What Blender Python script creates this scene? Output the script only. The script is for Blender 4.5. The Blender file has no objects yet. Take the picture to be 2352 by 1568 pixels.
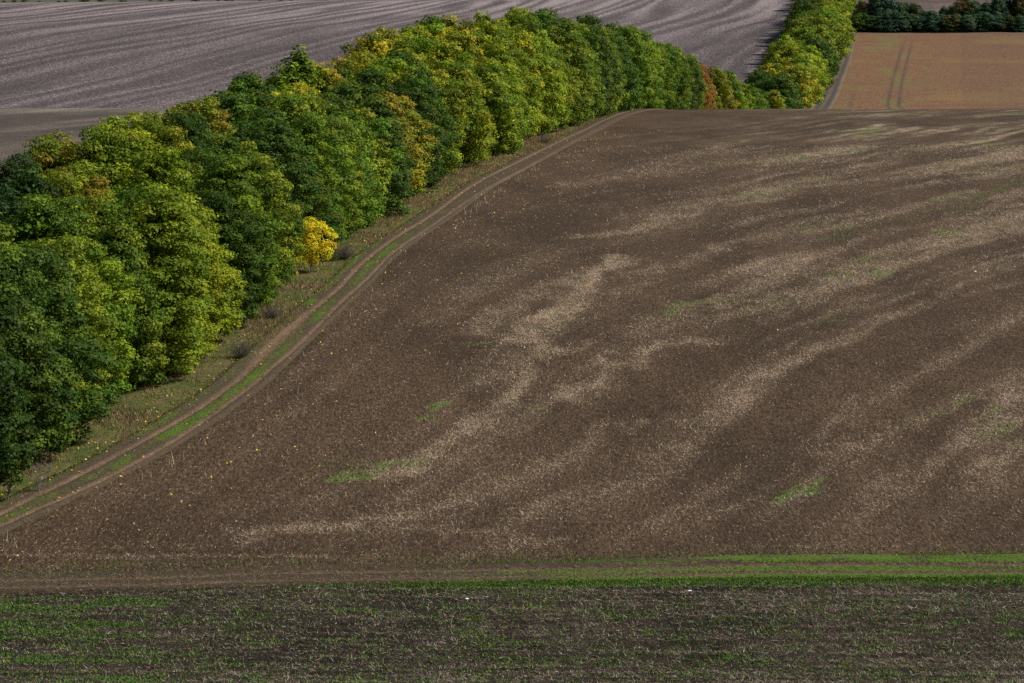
import bpy, math, random
import numpy as np
from mathutils import Vector, Matrix

random.seed(7)
RNG = np.random.default_rng(11)
scene = bpy.context.scene
COL = scene.collection
R = math.radians

# ------------------------------------------------------------------ camera, sky, sun, exposure
EYE = 26.0                       # eye height above the bottom field
FPX = 6000.0                     # focal length in pixels of a 2352 x 1568 picture
CX, CY = 1176.0, 784.0
PITCH = math.atan((CY - 100.0) / FPX)
cam_data = bpy.data.cameras.new("camera")
cam_data.sensor_width = 36.0
cam_data.lens = 36.0 * FPX / 2352.0
cam_data.clip_start = 1.0
cam_data.clip_end = 12000.0
cam = bpy.data.objects.new("camera", cam_data)
COL.objects.link(cam)
cam.location = (0, 0, EYE)
cam.rotation_euler = (math.pi / 2 - PITCH, 0, 0)
scene.camera = cam

SUN_EL, SUN_AZ = 44.0, 90.0     # azimuth clockwise from +Y: light straight from the right
world = bpy.data.worlds.new("World")
scene.world = world
world.use_nodes = True
wn, wl = world.node_tree.nodes, world.node_tree.links
wn.clear()
sky = wn.new("ShaderNodeTexSky")
sky.sky_type = 'NISHITA'
sky.sun_disc = False
sky.sun_elevation = R(SUN_EL)
sky.sun_rotation = R(SUN_AZ)
sky.air_density = 1.0
sky.dust_density = 2.5
sky.ozone_density = 1.0
bg = wn.new("ShaderNodeBackground")
bg.inputs["Strength"].default_value = 0.055
wo = wn.new("ShaderNodeOutputWorld")
wl.new(sky.outputs[0], bg.inputs[0])
wl.new(bg.outputs[0], wo.inputs[0])

sun_data = bpy.data.lights.new("sun", 'SUN')
sun_data.energy = 4.8
sun_data.angle = R(5)
sun_data.color = (1.0, 0.93, 0.82)
sun = bpy.data.objects.new("sun", sun_data)
COL.objects.link(sun)
sd = Vector((math.sin(R(SUN_AZ)) * math.cos(R(SUN_EL)), math.cos(R(SUN_AZ)) * math.cos(R(SUN_EL)), math.sin(R(SUN_EL))))
sun.rotation_euler = sd.to_track_quat('Z', 'Y').to_euler()
sun.location = (60, -40, 90)

vs = scene.view_settings
vs.view_transform = 'Standard'
vs.look = 'None'
vs.gamma = 1.0
vs.use_curve_mapping = False
vs.exposure = 0.60
scene.cycles.use_denoising = False
scene.cycles.max_bounces = 6
scene.cycles.transparent_max_bounces = 4

# ------------------------------------------------------------------ helpers
def hash2(ix, iy, seed):
    h = (ix.astype(np.int64) * 374761393 + iy.astype(np.int64) * 668265263 + seed * 974634777) & 0xFFFFFFFF
    h = ((h ^ (h >> 13)) * 1274126177) & 0xFFFFFFFF
    h = h ^ (h >> 16)
    return (h & 0xFFFFFF) / float(0xFFFFFF)

def vnoise(x, y, seed=0):
    x = np.asarray(x, float); y = np.asarray(y, float)
    ix, iy = np.floor(x), np.floor(y)
    fx, fy = x - ix, y - iy
    fx = fx * fx * (3 - 2 * fx); fy = fy * fy * (3 - 2 * fy)
    ix = ix.astype(np.int64); iy = iy.astype(np.int64)
    a = hash2(ix, iy, seed); b = hash2(ix + 1, iy, seed)
    c = hash2(ix, iy + 1, seed); d = hash2(ix + 1, iy + 1, seed)
    return (a * (1 - fx) + b * fx) * (1 - fy) + (c * (1 - fx) + d * fx) * fy

def fbm(x, y, seed=0, octs=4, gain=0.5):
    s = 0; a = 1; t = 0
    for o in range(octs):
        s = s + a * vnoise(x * 2 ** o + 17.3 * o, y * 2 ** o - 9.1 * o, seed + o); t += a; a *= gain
    return s / t

def sstep(a, b, x):
    t = np.clip((np.asarray(x, float) - a) / (b - a), 0, 1)
    return t * t * (3 - 2 * t)

class Curve:
    """monotone cubic through points (t, value)"""
    def __init__(self, pts):
        self.x = np.array([p[0] for p in pts], float); self.y = np.array([p[1] for p in pts], float)
        h = np.diff(self.x); d = np.diff(self.y) / h
        m = np.zeros_like(self.y); m[0] = d[0]; m[-1] = d[-1]
        for i in range(1, len(m) - 1):
            m[i] = 0 if d[i - 1] * d[i] <= 0 else (h[i - 1] + h[i]) / (h[i - 1] / d[i] + h[i] / d[i - 1])
        self.m = m
    def __call__(self, t):
        t = np.asarray(t, float)
        tc = np.clip(t, self.x[0], self.x[-1])
        i = np.clip(np.searchsorted(self.x, tc) - 1, 0, len(self.x) - 2)
        h = self.x[i + 1] - self.x[i]; s = (tc - self.x[i]) / h
        h00 = 2 * s ** 3 - 3 * s ** 2 + 1; h10 = s ** 3 - 2 * s ** 2 + s
        h01 = -2 * s ** 3 + 3 * s ** 2; h11 = s ** 3 - s ** 2
        v = h00 * self.y[i] + h10 * h * self.m[i] + h01 * self.y[i + 1] + h11 * h * self.m[i + 1]
        return v + np.where(t < self.x[0], self.m[0] * (t - self.x[0]), 0) + np.where(t > self.x[-1], self.m[-1] * (t - self.x[-1]), 0)

# height of the land along the view: slope under the camera, bottom field, near hill and its crest, hollow, far hill
PROFILE = Curve([(-400, 60), (-60, 34), (0, 24.3), (20, 18.0), (50, 8.0), (80, 2.3), (100, .55), (105, .3), (115, 1.05), (121, 1.2), (127, 1.65),
                 (143, 2.45), (164, 4.15), (182, 5.75), (219, 7.8), (252, 9.25), (303, 10.9), (355, 12.45), (400, 13.35), (450, 13.9),
                 (485, 13.95), (520, 13.0), (560, 10.2), (600, 6.4), (640, 3.2), (665, 3.2), (720, 8.4), (800, 14.0), (900, 22.2),
                 (1000, 30.2), (1150, 38.6), (1290, 45.6), (1350, 46.9), (1450, 44.0), (1900, 20.0), (4000, 0)])

def ground_z(x, y):
    x = np.asarray(x, float); y = np.asarray(y, float)
    z = PROFILE(y)
    far = sstep(1000, 1400, y)
    z = z + far * (np.clip(x - 40, 0, 400) * 0.10 + (x + 260) * 0.0068)
    z = z + sstep(100, 130, y) * (1 - far) * (fbm(x / 38.0, y / 55.0, 5, 2) - 0.5) * 0.5
    return z

def pix(px, py, lo=60.0, hi=1600.0):
    """where the sight line of a photo point meets the land"""
    u, v = (px - CX) / FPX, (CY - py) / FPX
    c, s = math.cos(PITCH), math.sin(PITCH)
    d = np.array([u, c + v * s, v * c - s]); d = d / d[1]
    ys = np.arange(lo, hi, 0.5)
    zr = EYE + d[2] * ys
    below = zr < ground_z(d[0] * ys, ys)
    k = int(np.argmax(below)) if below.any() else len(ys) - 1
    y = ys[k]
    return d[0] * y, y

def project(x, y, z):
    c, s = math.cos(PITCH), math.sin(PITCH)
    zz = z - EYE
    depth = y * c - zz * s
    up = y * s + zz * c
    return CX + FPX * x / depth, CY - FPX * up / depth

def mesh_np(name, verts, faces, mat, attrs=None, parent=None, smooth=False):
    """faces: (n, k) array; attrs: {name: (n_verts,) or (n_verts, 3)}"""
    verts = np.ascontiguousarray(verts, np.float32); faces = np.ascontiguousarray(faces, np.int32)
    me = bpy.data.meshes.new(name)
    k = faces.shape[1]
    me.vertices.add(len(verts)); me.vertices.foreach_set("co", verts.ravel())
    me.loops.add(faces.size); me.loops.foreach_set("vertex_index", faces.ravel())
    me.polygons.add(len(faces)); me.polygons.foreach_set("loop_start", np.arange(0, faces.size, k, dtype=np.int32))
    if smooth:
        me.polygons.foreach_set("use_smooth", np.ones(len(faces), bool))
    me.update(calc_edges=True)
    for an, a in (attrs or {}).items():
        a = np.asarray(a, np.float32)
        if a.ndim == 1:
            at = me.attributes.new(an, 'FLOAT', 'POINT'); at.data.foreach_set("value", a)
        else:
            at = me.attributes.new(an, 'FLOAT_COLOR', 'POINT')
            at.data.foreach_set("color", np.concatenate([a, np.ones((len(a), 1), np.float32)], 1).ravel())
    me.materials.append(mat)
    ob = bpy.data.objects.new(name, me)
    COL.objects.link(ob)
    if parent is not None:
        ob.parent = parent
    return ob

def grid_faces(nu, nv):
    i = np.arange((nu - 1) * (nv - 1)); r = i // (nu - 1); c = i % (nu - 1)
    a = r * nu + c
    return np.stack([a, a + 1, a + 1 + nu, a + nu], 1)

def tag(o, label=None, cat=None, group=None, kind=None):
    if label: o["label"] = label
    if cat: o["category"] = cat
    if group: o["group"] = group
    if kind: o["kind"] = kind
    return o

def empty(name, loc, rz=0.0, scale=(1, 1, 1)):
    o = bpy.data.objects.new(name, None)
    o.empty_display_size = 0.5
    COL.objects.link(o)
    o.location = loc; o.rotation_euler = (0, 0, rz); o.scale = scale
    return o

# ---- node helpers
class NT:
    def __init__(self, name):
        self.mat = bpy.data.materials.new(name); self.mat.use_nodes = True
        self.t = self.mat.node_tree; self.t.nodes.clear()
        self.out = self.t.nodes.new("ShaderNodeOutputMaterial")
    def n(self, ty, **kw):
        nd = self.t.nodes.new(ty)
        for k, v in kw.items(): setattr(nd, k, v)
        return nd
    def l(self, a, b): self.t.links.new(a, b)
    def attr(self, name, kind='GEOMETRY', col=False):
        a = self.n("ShaderNodeAttribute", attribute_name=name, attribute_type=kind)
        return a.outputs["Color"] if col else a.outputs["Fac"]
    def val(self, sock, v):
        if isinstance(v, (int, float)): sock.default_value = v
        elif isinstance(v, tuple): sock.default_value = v if len(v) == 4 else (*v, 1)
        else: self.l(v, sock)
    def math(self, op, a, b=0.0, clamp=False):
        m = self.n("ShaderNodeMath", operation=op, use_clamp=clamp)
        self.val(m.inputs[0], a); self.val(m.inputs[1], b)
        return m.outputs[0]
    def mix(self, f, a, b, blend='MIX'):
        m = self.n("ShaderNodeMix", data_type='RGBA', blend_type=blend)
        self.val(m.inputs[0], f); self.val(m.inputs[6], a); self.val(m.inputs[7], b)
        return m.outputs[2]
    def ramp(self, f, lo, hi, a=0.0, b=1.0):
        m = self.n("ShaderNodeMapRange", interpolation_type='SMOOTHSTEP')
        self.val(m.inputs[0], f)
        m.inputs[1].default_value = lo; m.inputs[2].default_value = hi
        m.inputs[3].default_value = a; m.inputs[4].default_value = b
        return m.outputs[0]
    def coords(self, scale=(1, 1, 1), rot=(0, 0, 0)):
        g = self.n("ShaderNodeNewGeometry")
        mp = self.n("ShaderNodeMapping")
        mp.inputs["Scale"].default_value = scale; mp.inputs["Rotation"].default_value = rot
        self.l(g.outputs["Position"], mp.inputs["Vector"])
        return mp.outputs[0]
    def noise(self, co, scale, detail=4, rough=0.6, dist=0.0):
        t = self.n("ShaderNodeTexNoise")
        self.l(co, t.inputs["Vector"]); t.inputs["Scale"].default_value = scale
        t.inputs["Detail"].default_value = detail; t.inputs["Roughness"].default_value = rough
        t.inputs["Distortion"].default_value = dist
        return t.outputs["Fac"]
    def finish(self, col, rough=0.9, spec=0.15, bump=None, bstr=0.5, bdist=0.1, sheen=0):
        b = self.n("ShaderNodeBsdfPrincipled")
        self.val(b.inputs["Base Color"], col); self.val(b.inputs["Roughness"], rough)
        b.inputs["Specular IOR Level"].default_value = spec
        if bump is not None:
            bp = self.n("ShaderNodeBump"); bp.inputs["Strength"].default_value = bstr; bp.inputs["Distance"].default_value = bdist
            self.l(bump, bp.inputs["Height"]); self.l(bp.outputs[0], b.inputs["Normal"])
        self.l(b.outputs[0], self.out.inputs[0])
        return self.mat

def lin(r, g, b):
    f = lambda c: (c / 255 / 12.92) if c / 255 <= 0.04045 else ((c / 255 + 0.055) / 1.055) ** 2.4
    return (f(r), f(g), f(b))

# ------------------------------------------------------------------ materials
def soil_material(name, soil_a, soil_b, straw_c, green_c, scale=1.0, bstr=0.6, stretch=0.2):
    n = NT(name)
    co = n.coords((1, stretch, 1))                    # clods and straw drawn out along the tilled rows
    n1 = n.noise(co, 8.0 * scale, 3, 0.75)
    n2 = n.noise(co, 0.9 * scale, 4, 0.65)
    n3 = n.noise(co, 15.0 * scale, 2, 0.8)
    n4 = n.noise(n.coords((1, 0.35, 1)), 0.12 * scale, 4, 0.6)
    base = n.mix(n.ramp(n4, 0.35, 0.65), soil_a, soil_b)
    base = n.mix(n.ramp(n2, 0.40, 0.65, 0.0, 0.25), base, tuple(c * 0.55 for c in soil_a))
    base = n.mix(n.ramp(n1, 0.42, 0.60, 0.0, 0.85), base, tuple(c * 0.40 for c in soil_a))
    st = n.attr("straw")
    # pale straw flecks: the more straw lies there, the lower the threshold of the fleck pattern
    fl = n.math('ADD', n.math('MULTIPLY', n3, 0.60), n.math('MULTIPLY', n1, -0.30))
    thr = n.math('SUBTRACT', 0.275, n.math('MULTIPLY', st, 0.17))
    fleck = n.ramp(n.math('SUBTRACT', fl, thr), -0.04, 0.07)
    base = n.mix(n.math('MULTIPLY', fleck, 0.9), base, straw_c)
    base = n.mix(n.math('MULTIPLY', st, 0.15), base, straw_c)
    gr = n.attr("green")
    gm = n.ramp(n.math('ADD', n.math('MULTIPLY', gr, 0.5), n.math('SUBTRACT', n3, 0.72)), 0.0, 0.16)
    base = n.mix(n.math('MULTIPLY', gm, 0.4), base, green_c)
    return n.finish(base, 0.95, 0.1, bump=n.math('ADD', n1, n2), bstr=bstr, bdist=0.15)

M = {}
M['field'] = soil_material("stubble_soil", (0.042, 0.027, 0.0158), (0.073, 0.047, 0.0285), (0.295, 0.228, 0.160), (0.085, 0.15, 0.03))
M['left_field'] = soil_material("grey_stubble_soil", (0.050, 0.040, 0.036), (0.080, 0.064, 0.056), (0.22, 0.19, 0.155), (0.10, 0.15, 0.04))
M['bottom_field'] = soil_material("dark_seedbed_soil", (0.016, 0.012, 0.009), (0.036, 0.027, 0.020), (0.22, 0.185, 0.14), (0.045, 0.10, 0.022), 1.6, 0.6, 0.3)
M['far_field'] = soil_material("lilac_ploughed_soil", (0.056, 0.045, 0.048), (0.080, 0.065, 0.069), (0.25, 0.215, 0.22), (0.11, 0.15, 0.06), 0.20, 0.4, 0.25)
M['brown_far'] = soil_material("brown_ploughed_soil", (0.075, 0.055, 0.052), (0.10, 0.075, 0.068), (0.2, 0.16, 0.14), (0.1, 0.12, 0.05), 0.4, 0.4)

n = NT("russet_crop")
co = n.coords((1, 0.3, 1)); co2 = n.coords((0.12, 1, 1))
a = n.noise(co, 1.6, 5, 0.7); b = n.noise(co2, 0.22, 4, 0.6); c_ = n.noise(n.coords(), 0.03, 3, 0.5)
g2 = n.noise(n.coords((1, 0.2, 1)), 4.0, 3, 0.8)
base = n.mix(n.ramp(a, 0.35, 0.65), (0.086, 0.043, 0.024), (0.155, 0.085, 0.044))
base = n.mix(n.ramp(g2, 0.45, 0.62, 0, 0.5), base, (0.055, 0.034, 0.022))
base = n.mix(n.ramp(g2, 0.45, 0.36, 0, 0.4), base, (0.23, 0.15, 0.085))
base = n.mix(n.ramp(b, 0.5, 0.75, 0, 0.45), base, (0.08, 0.052, 0.038))
base = n.mix(n.ramp(c_, 0.5, 0.7, 0, 0.35), base, (0.15, 0.11, 0.035))
base = n.mix(n.math('MULTIPLY', n.attr("green"), 0.55), base, (0.09, 0.10, 0.03))
base = n.mix(n.math('MULTIPLY', n.attr("straw"), 0.85), base, (0.036, 0.034, 0.032))
M['russet'] = n.finish(base, 0.95, 0.1, bump=a, bstr=0.5, bdist=0.2)

n = NT("woodland_soil")
co = n.coords()
a = n.noise(co, 2.5, 6, 0.7)
M['wood_floor'] = n.finish(n.mix(n.ramp(a, 0.35, 0.65), (0.025, 0.022, 0.014), (0.075, 0.055, 0.03)), 0.95, 0.1, bump=a, bstr=0.8, bdist=0.2)

n = NT("dry_verge")
co = n.coords(); a = n.noise(co, 0.45, 5, 0.65); b = n.noise(co, 4.0, 4, 0.75)
base = n.mix(n.ramp(a, 0.38, 0.6), (0.050, 0.070, 0.015), (0.105, 0.086, 0.038))
base = n.mix(n.ramp(b, 0.4, 0.65, 0, 0.7), base, (0.045, 0.035, 0.022))
M['verge'] = n.finish(base, 0.95, 0.1, bump=b, bstr=0.8, bdist=0.15)

n = NT("track_earth")
co = n.coords(); a = n.noise(co, 0.7, 5, 0.65); b = n.noise(co, 7.0, 5, 0.75)
g = n.attr("green"); w = n.attr("worn")
earth = n.mix(n.ramp(b, 0.3, 0.7), (0.070, 0.048, 0.032), (0.140, 0.096, 0.063))
earth = n.mix(n.ramp(a, 0.45, 0.7, 0, 0.5), earth, (0.19, 0.128, 0.078))
grass = n.mix(n.ramp(b, 0.35, 0.65), (0.028, 0.066, 0.008), (0.072, 0.118, 0.014))
soilc = n.mix(n.ramp(b, 0.35, 0.65), (0.027, 0.020, 0.0145), (0.056, 0.041, 0.029))
base = n.mix(w, soilc, earth)
gm = n.ramp(n.math('ADD', g, n.math('MULTIPLY', n.math('SUBTRACT', b, 0.5), 1.6)), 0.30, 0.62)
base = n.mix(gm, base, grass)
M['track'] = n.finish(base, 0.95, 0.1, bump=b, bstr=0.5, bdist=0.1)

n = NT("plain_soil")
co = n.coords(); a = n.noise(co, 0.3, 6, 0.7)
M['ground'] = n.finish(n.mix(a, (0.06, 0.05, 0.03), (0.10, 0.095, 0.045)), 0.95, 0.1)

n = NT("blade")        # grass, straw, seedlings, fallen leaves: colour per blade
d = n.n("ShaderNodeBsdfDiffuse"); t = n.n("ShaderNodeBsdfTranslucent"); mx = n.n("ShaderNodeMixShader")
cc = n.attr("tint", col=True)
n.l(cc, d.inputs[0]); n.l(cc, t.inputs[0]); mx.inputs[0].default_value = 0.25
n.l(d.outputs[0], mx.inputs[1]); n.l(t.outputs[0], mx.inputs[2]); n.l(mx.outputs[0], n.out.inputs[0])
M['blade'] = n.mat

n = NT("foliage")
var = n.n("ShaderNodeSeparateColor"); n.l(n.attr("leafvar", col=True), var.inputs[0])
ca = n.attr("leaf_a", 'OBJECT', True); cb = n.attr("leaf_b", 'OBJECT', True); th = n.attr("leaf_mix", 'OBJECT')
f = n.ramp(n.math('SUBTRACT', n.math('ADD', n.math('MULTIPLY', var.outputs[1], 0.75), n.math('MULTIPLY', var.outputs[2], 0.25)), n.math('SUBTRACT', 1.0, th)), -0.12, 0.12)
colr = n.mix(f, ca, cb)
br = n.math('ADD', 0.62, n.math('MULTIPLY', var.outputs[0], 0.76))
colr = n.mix(1.0, colr, n.n("ShaderNodeCombineColor").outputs[0], 'MULTIPLY')
cmb = [x for x in n.t.nodes if x.bl_idname == "ShaderNodeCombineColor"][0]
for i in range(3): n.l(br, cmb.inputs[i])
p = n.n("ShaderNodeBsdfPrincipled"); n.l(colr, p.inputs["Base Color"]); p.inputs["Roughness"].default_value = 0.65
p.inputs["Specular IOR Level"].default_value = 0.12
t = n.n("ShaderNodeBsdfTranslucent"); n.l(n.mix(1.0, colr, (1.1, 1.2, 0.6), 'MULTIPLY'), t.inputs[0])
mx = n.n("ShaderNodeMixShader"); mx.inputs[0].default_value = 0.26
n.l(p.outputs[0], mx.inputs[1]); n.l(t.outputs[0], mx.inputs[2]); n.l(mx.outputs[0], n.out.inputs[0])
M['foliage'] = n.mat

n = NT("bark")
co = n.coords((4, 4, 0.8)); a = n.noise(co, 3, 5, 0.7)
M['bark'] = n.finish(n.mix(a, (0.035, 0.028, 0.022), (0.13, 0.11, 0.09)), 0.9, 0.1, bump=a, bstr=0.7, bdist=0.05)
n = NT("dead_twigs")
co = n.coords(); a = n.noise(co, 6, 4, 0.6)
M['twig'] = n.finish(n.mix(a, (0.09, 0.08, 0.075), (0.22, 0.19, 0.165)), 0.9, 0.1)
n = NT("dark_dead_stems")
co = n.coords(); a = n.noise(co, 6, 4, 0.6)
M['darktwig'] = n.finish(n.mix(a, (0.05, 0.044, 0.040), (0.115, 0.095, 0.075)), 0.9, 0.1)
n = NT("pale_plastic"); M['scrap'] = n.finish(n.mix(n.noise(n.coords(), 9, 2), (0.55, 0.68, 0.8), (0.75, 0.82, 0.88)), 0.4, 0.4)
n = NT("white_paper"); M['paper'] = n.finish(n.mix(n.noise(n.coords(), 9, 2), (0.7, 0.69, 0.66), (0.82, 0.81, 0.78)), 0.7, 0.2)

# ------------------------------------------------------------------ lines on the land
_lane = [pix(px_, py_, 660)[::-1] for px_, py_ in [(1888, 242), (1914, 187), (1936, 130), (1945, 84), (1951, 45), (1968, 5)]]
ROAD = Curve([(600, 56.0), (670, 74.0)] + _lane + [(_lane[-1][0] + 250, _lane[-1][1] + 40)])
BELT_R = Curve([(90, -34), (120, -30.5), (141, -27.4), (157, -24.9), (165, -22.9), (182, -20.2), (210, -17.6), (245, -13.6), (297, -8.4), (347, -0.3),
                (400, 7.8), (470, 19.4), (550, 36.5), (620, 54.0), (670, float(ROAD(670)) - 3.0)] + [(float(yy), float(ROAD(yy)) - 2.5) for yy in range(720, 1500, 60)])
def belt_w(y): return np.interp(y, [90, 350, 470, 600, 660, 720, 1400], [20, 21, 22, 16, 14, 15, 16])
def belt_c(y): return BELT_R(y) - belt_w(y) / 2

RUT_A = [(-60, 1218), (0, 1188), (67, 1155), (152, 1114), (296, 1040), (473, 933), (560, 873), (617, 805), (700, 733), (784, 662), (834, 607), (867, 580), (944, 528), (971, 511), (1084, 430), (1201, 369), (1284, 328), (1384, 280), (1440, 258)]
RUT_B = [(-60, 1245), (0, 1218), (67, 1185), (168, 1141), (303, 1074), (367, 1040), (510, 943), (617, 857), (667, 815), (784, 700), (851, 637), (894, 593), (971, 537), (1031, 495), (1117, 437), (1201, 391), (1290, 342), (1392, 288), (1450, 262)]
def to_curve(pts):
    w = sorted([pix(*p)[::-1] for p in pts])
    out = []
    for y, x in w:
        if not out or y - out[-1][0] > 1.0: out.append((y, x))
    return out
ra, rb = to_curve(RUT_A), to_curve(RUT_B)
RA = Curve(ra + [(520, ra[-1][1] + (520 - ra[-1][0]) * 0.17)]); RB = Curve(rb + [(520, rb[-1][1] + (520 - rb[-1][0]) * 0.17)])
def track_mid(y): return 0.5 * (RA(y) + RB(y))
def track_half(y): return np.clip(0.5 * (RB(y) - RA(y)), 0.65, 1.2)
def bottom_track_y(x): return np.interp(x, [-60, -24, -12, 0, 12, 25, 60], [116.7, 118.3, 119.7, 120.7, 121.4, 121.7, 122.5])


# photo strokes of lying straw and of weeds, carried onto the hillside
def stroke_world(pts): return np.array([pix(*p) for p in pts])
STRAW = [([(560, 1245), (700, 1222), (850, 1195), (960, 1165), (1070, 1148)], 2.2, .6), ([(720, 1232), (1000, 1215), (1150, 1232), (1300, 1225)], 1.6, .35),
         ([(900, 1085), (960, 1050), (1060, 1010), (1120, 975), (1180, 900), (1205, 850), (1260, 790)], 2.0, .8),
         ([(1105, 770), (1180, 700), (1280, 650), (1390, 600)], 2.3, .55), ([(1190, 778), (1250, 730), (1320, 712), (1350, 640), (1420, 590)], 2.6, .95),
         ([(1090, 880), (1150, 850), (1230, 815), (1330, 800)], 2.0, .5), ([(1290, 915), (1400, 860), (1520, 805), (1620, 780)], 1.8, .7),
         ([(1340, 548), (1450, 530), (1550, 500), (1640, 470)], 2.4, .7), ([(1480, 765), (1560, 712), (1750, 690), (1900, 640), (2100, 560), (2352, 440)], 2.4, .5),
         ([(1900, 1060), (1980, 1020), (2100, 960), (2250, 890), (2352, 850)], 1.5, .45), ([(1150, 1120), (1300, 1050), (1450, 975)], 1.6, .45),
         ([(1000, 740), (1100, 660), (1250, 590)], 2.0, .35), ([(1450, 640), (1600, 590), (1800, 530), (2000, 480)], 2.4, .45),
         ([(1500, 400), (1700, 365), (1950, 345), (2350, 330)], 6.0, .35), ([(1750, 440), (1950, 415), (2150, 400), (2350, 395)], 4.0, .5),
         ([(1300, 430), (1450, 400), (1600, 350), (1800, 310)], 4.0, .4), ([(1850, 540), (2050, 490), (2250, 440)], 2.5, .55),
         ([(1550, 290), (1800, 268), (2200, 262)], 9.0, .2)]
GREEN = [([(1092, 803), (1118, 799)], .8, 1.2), ([(1000, 940), (1022, 925)], .9, 1.0), ([(955, 974), (980, 966)], .8, 1.1), ([(800, 1103), (850, 1085), (930, 1055)], 1.1, 1.0),
         ([(720, 1072), (790, 1055)], 1.0, .6), ([(1480, 806), (1505, 800)], .7, 1.1), ([(1880, 650), (1930, 632)], 1.0, .9), ([(1525, 722), (1600, 690), (1700, 685)], 1.2, .8),
         ([(1960, 610), (2000, 590)], .9, .7), ([(1780, 1172), (1820, 1140), (1880, 1105)], .9, 1.1), ([(2150, 940), (2230, 905)], 1.0, .7), ([(1680, 740), (1760, 700)], 1.0, .5),
         ([(1190, 948), (1245, 940)], .8, .6), ([(1220, 755), (1280, 738)], .8, .5), ([(1650, 250), (1900, 262)], 2.5, .3), ([(2270, 300), (2350, 290)], 4, .5),
         ([(1890, 555), (1960, 525), (2100, 500), (2190, 480), (2350, 410)], 1.6, .55), ([(2060, 975), (2160, 930)], .8, .6), ([(1100, 770), (1180, 765)], .9, .6), ([(1940, 730), (1900, 745)], 1, .6)]
STRAW = [(stroke_world(p), w * 0.64, s * 0.88) for p, w, s in STRAW]
GREEN = [(stroke_world(p), w * 0.85, s * 0.9) for p, w, s in GREEN]

def stroke_mask(x, y, strokes):
    m = np.zeros_like(x)
    wx = x + (fbm(x / 2.5, y / 6, 51, 4, .65) - .5) * 4.0; wy = y + (fbm(x / 3, y / 6, 61, 4, .65) - .5) * 9.0
    for pts, w, s in strokes:
        d = np.full_like(x, 1e9)
        for (ax, ay), (bx, by) in zip(pts[:-1], pts[1:]):
            vx, vy = bx - ax, by - ay
            t = np.clip(((wx - ax) * vx + (wy - ay) * vy) / (vx * vx + vy * vy + 1e-9), 0, 1)
            d = np.minimum(d, np.hypot(wx - ax - t * vx, wy - ay - t * vy))
        m = np.maximum(m, s * np.exp(-(d / w) ** 2))
    return m

FLOW_X = np.arange(-80, 200, 1.0)
FLOW_F = np.cumsum(1 / np.tan(0.20 + 0.26 * sstep(-14, 14, FLOW_X)))
def field_straw(x, y):
    u = (np.interp(x, FLOW_X, FLOW_F) - y) * 0.30; v = y + x      # straw rows swing to the right across the hill
    u = u + (fbm(x / 30, y / 60, 33, 3) - .5) * 5 + (fbm(x / 5, y / 12, 35, 2) - .5) * 1.2
    a = fbm(u / 1.5, v / 30.0, 21, 4, 0.55)
    b = fbm(u / 5.0, v / 45.0, 27, 3, 0.5)
    m = sstep(0.42, 0.84, a * 0.66 + b * 0.42) * 0.75
    dm = x - track_mid(np.clip(y, 100, 520))          # bare, darker strip beside the track
    amount = 0.30 + 0.70 * sstep(8, 40, dm)
    amount = amount * (0.35 + 0.65 * sstep(124, 140, y))
    hl = sstep(128, 123, y) * sstep(0.45, 0.7, fbm(x / 16, y / 0.8, 71, 3)) * 0.3
    far = sstep(230, 340, y)
    m = m * amount * (1.0 + 0.12 * far) + hl + far * 0.10 * sstep(10, 40, dm)
    patch = fbm(x / 1.1, y / 2.2, 81, 3)
    m = np.maximum(m, stroke_mask(x, y, STRAW))
    return np.clip(m * (0.35 + 1.1 * patch), 0, 1)

def field_green(x, y):
    a = fbm(x / 5, y / 11, 91, 3); st = field_straw(x, y)
    g = sstep(0.56, 0.72, a) * sstep(0.15, 0.5, st) * 0.75 * sstep(2, 30, x)
    return np.clip(np.maximum(g, stroke_mask(x, y, GREEN) * (0.5 + 0.9 * fbm(x / .8, y / 1.6, 95, 2))), 0, 1)

# ------------------------------------------------------------------ the land
def yrows(y0, y1, step0, grow):
    ys = [y0]
    while ys[-1] < y1: ys.append(ys[-1] + step0 * (ys[-1] / y0) ** grow)
    ys[-1] = y1
    return np.array(ys)

def sheet(name, ys, left, right, nu, mat, dz, attr_fn=None, disp=None, bias=1.0):
    u = np.linspace(0, 1, nu) ** bias
    Y = np.repeat(ys, nu); U = np.tile(u, len(ys))
    L = np.repeat(np.broadcast_to(left(ys), ys.shape), nu); Rr = np.repeat(np.broadcast_to(right(ys), ys.shape), nu)
    X = L + (Rr - L) * U
    Z = ground_z(X, Y) + dz
    if disp is not None: Z = Z + disp(X, Y)
    o = mesh_np(name, np.stack([X, Y, Z], 1), grid_faces(nu, len(ys)), mat, attr_fn(X, Y, U) if attr_fn else None, smooth=True)
    o["kind"] = "structure"
    return o

K = lambda v: (lambda y: np.full(np.shape(y), float(v)))
zero = lambda x: np.zeros_like(x)

# one sheet under everything, out past the skyline
gy = np.concatenate([np.arange(-400, 1500, 8.0), np.arange(1500, 4001, 100.0)])
sheet("ground", gy, lambda y: -900 - 0.5 * np.abs(y), lambda y: 900 + 0.5 * np.abs(y), 160, M['ground'], -0.7)

def a_field(X, Y, U): return {"straw": field_straw(X, Y), "green": field_green(X, Y)}
def d_field(X, Y): return (fbm(X / 0.9, Y / 0.9, 101, 2) - .5) * 0.07 * sstep(260, 160, Y) - .45 * sstep(1.4, .4, Y - bottom_track_y(X))
sheet("ploughed_field", yrows(118.5, 640, 0.42, 1.15), lambda y: belt_c(y), lambda y: 0.23 * y + 25, 420, M['field'], 0.0, a_field, d_field)

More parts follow.
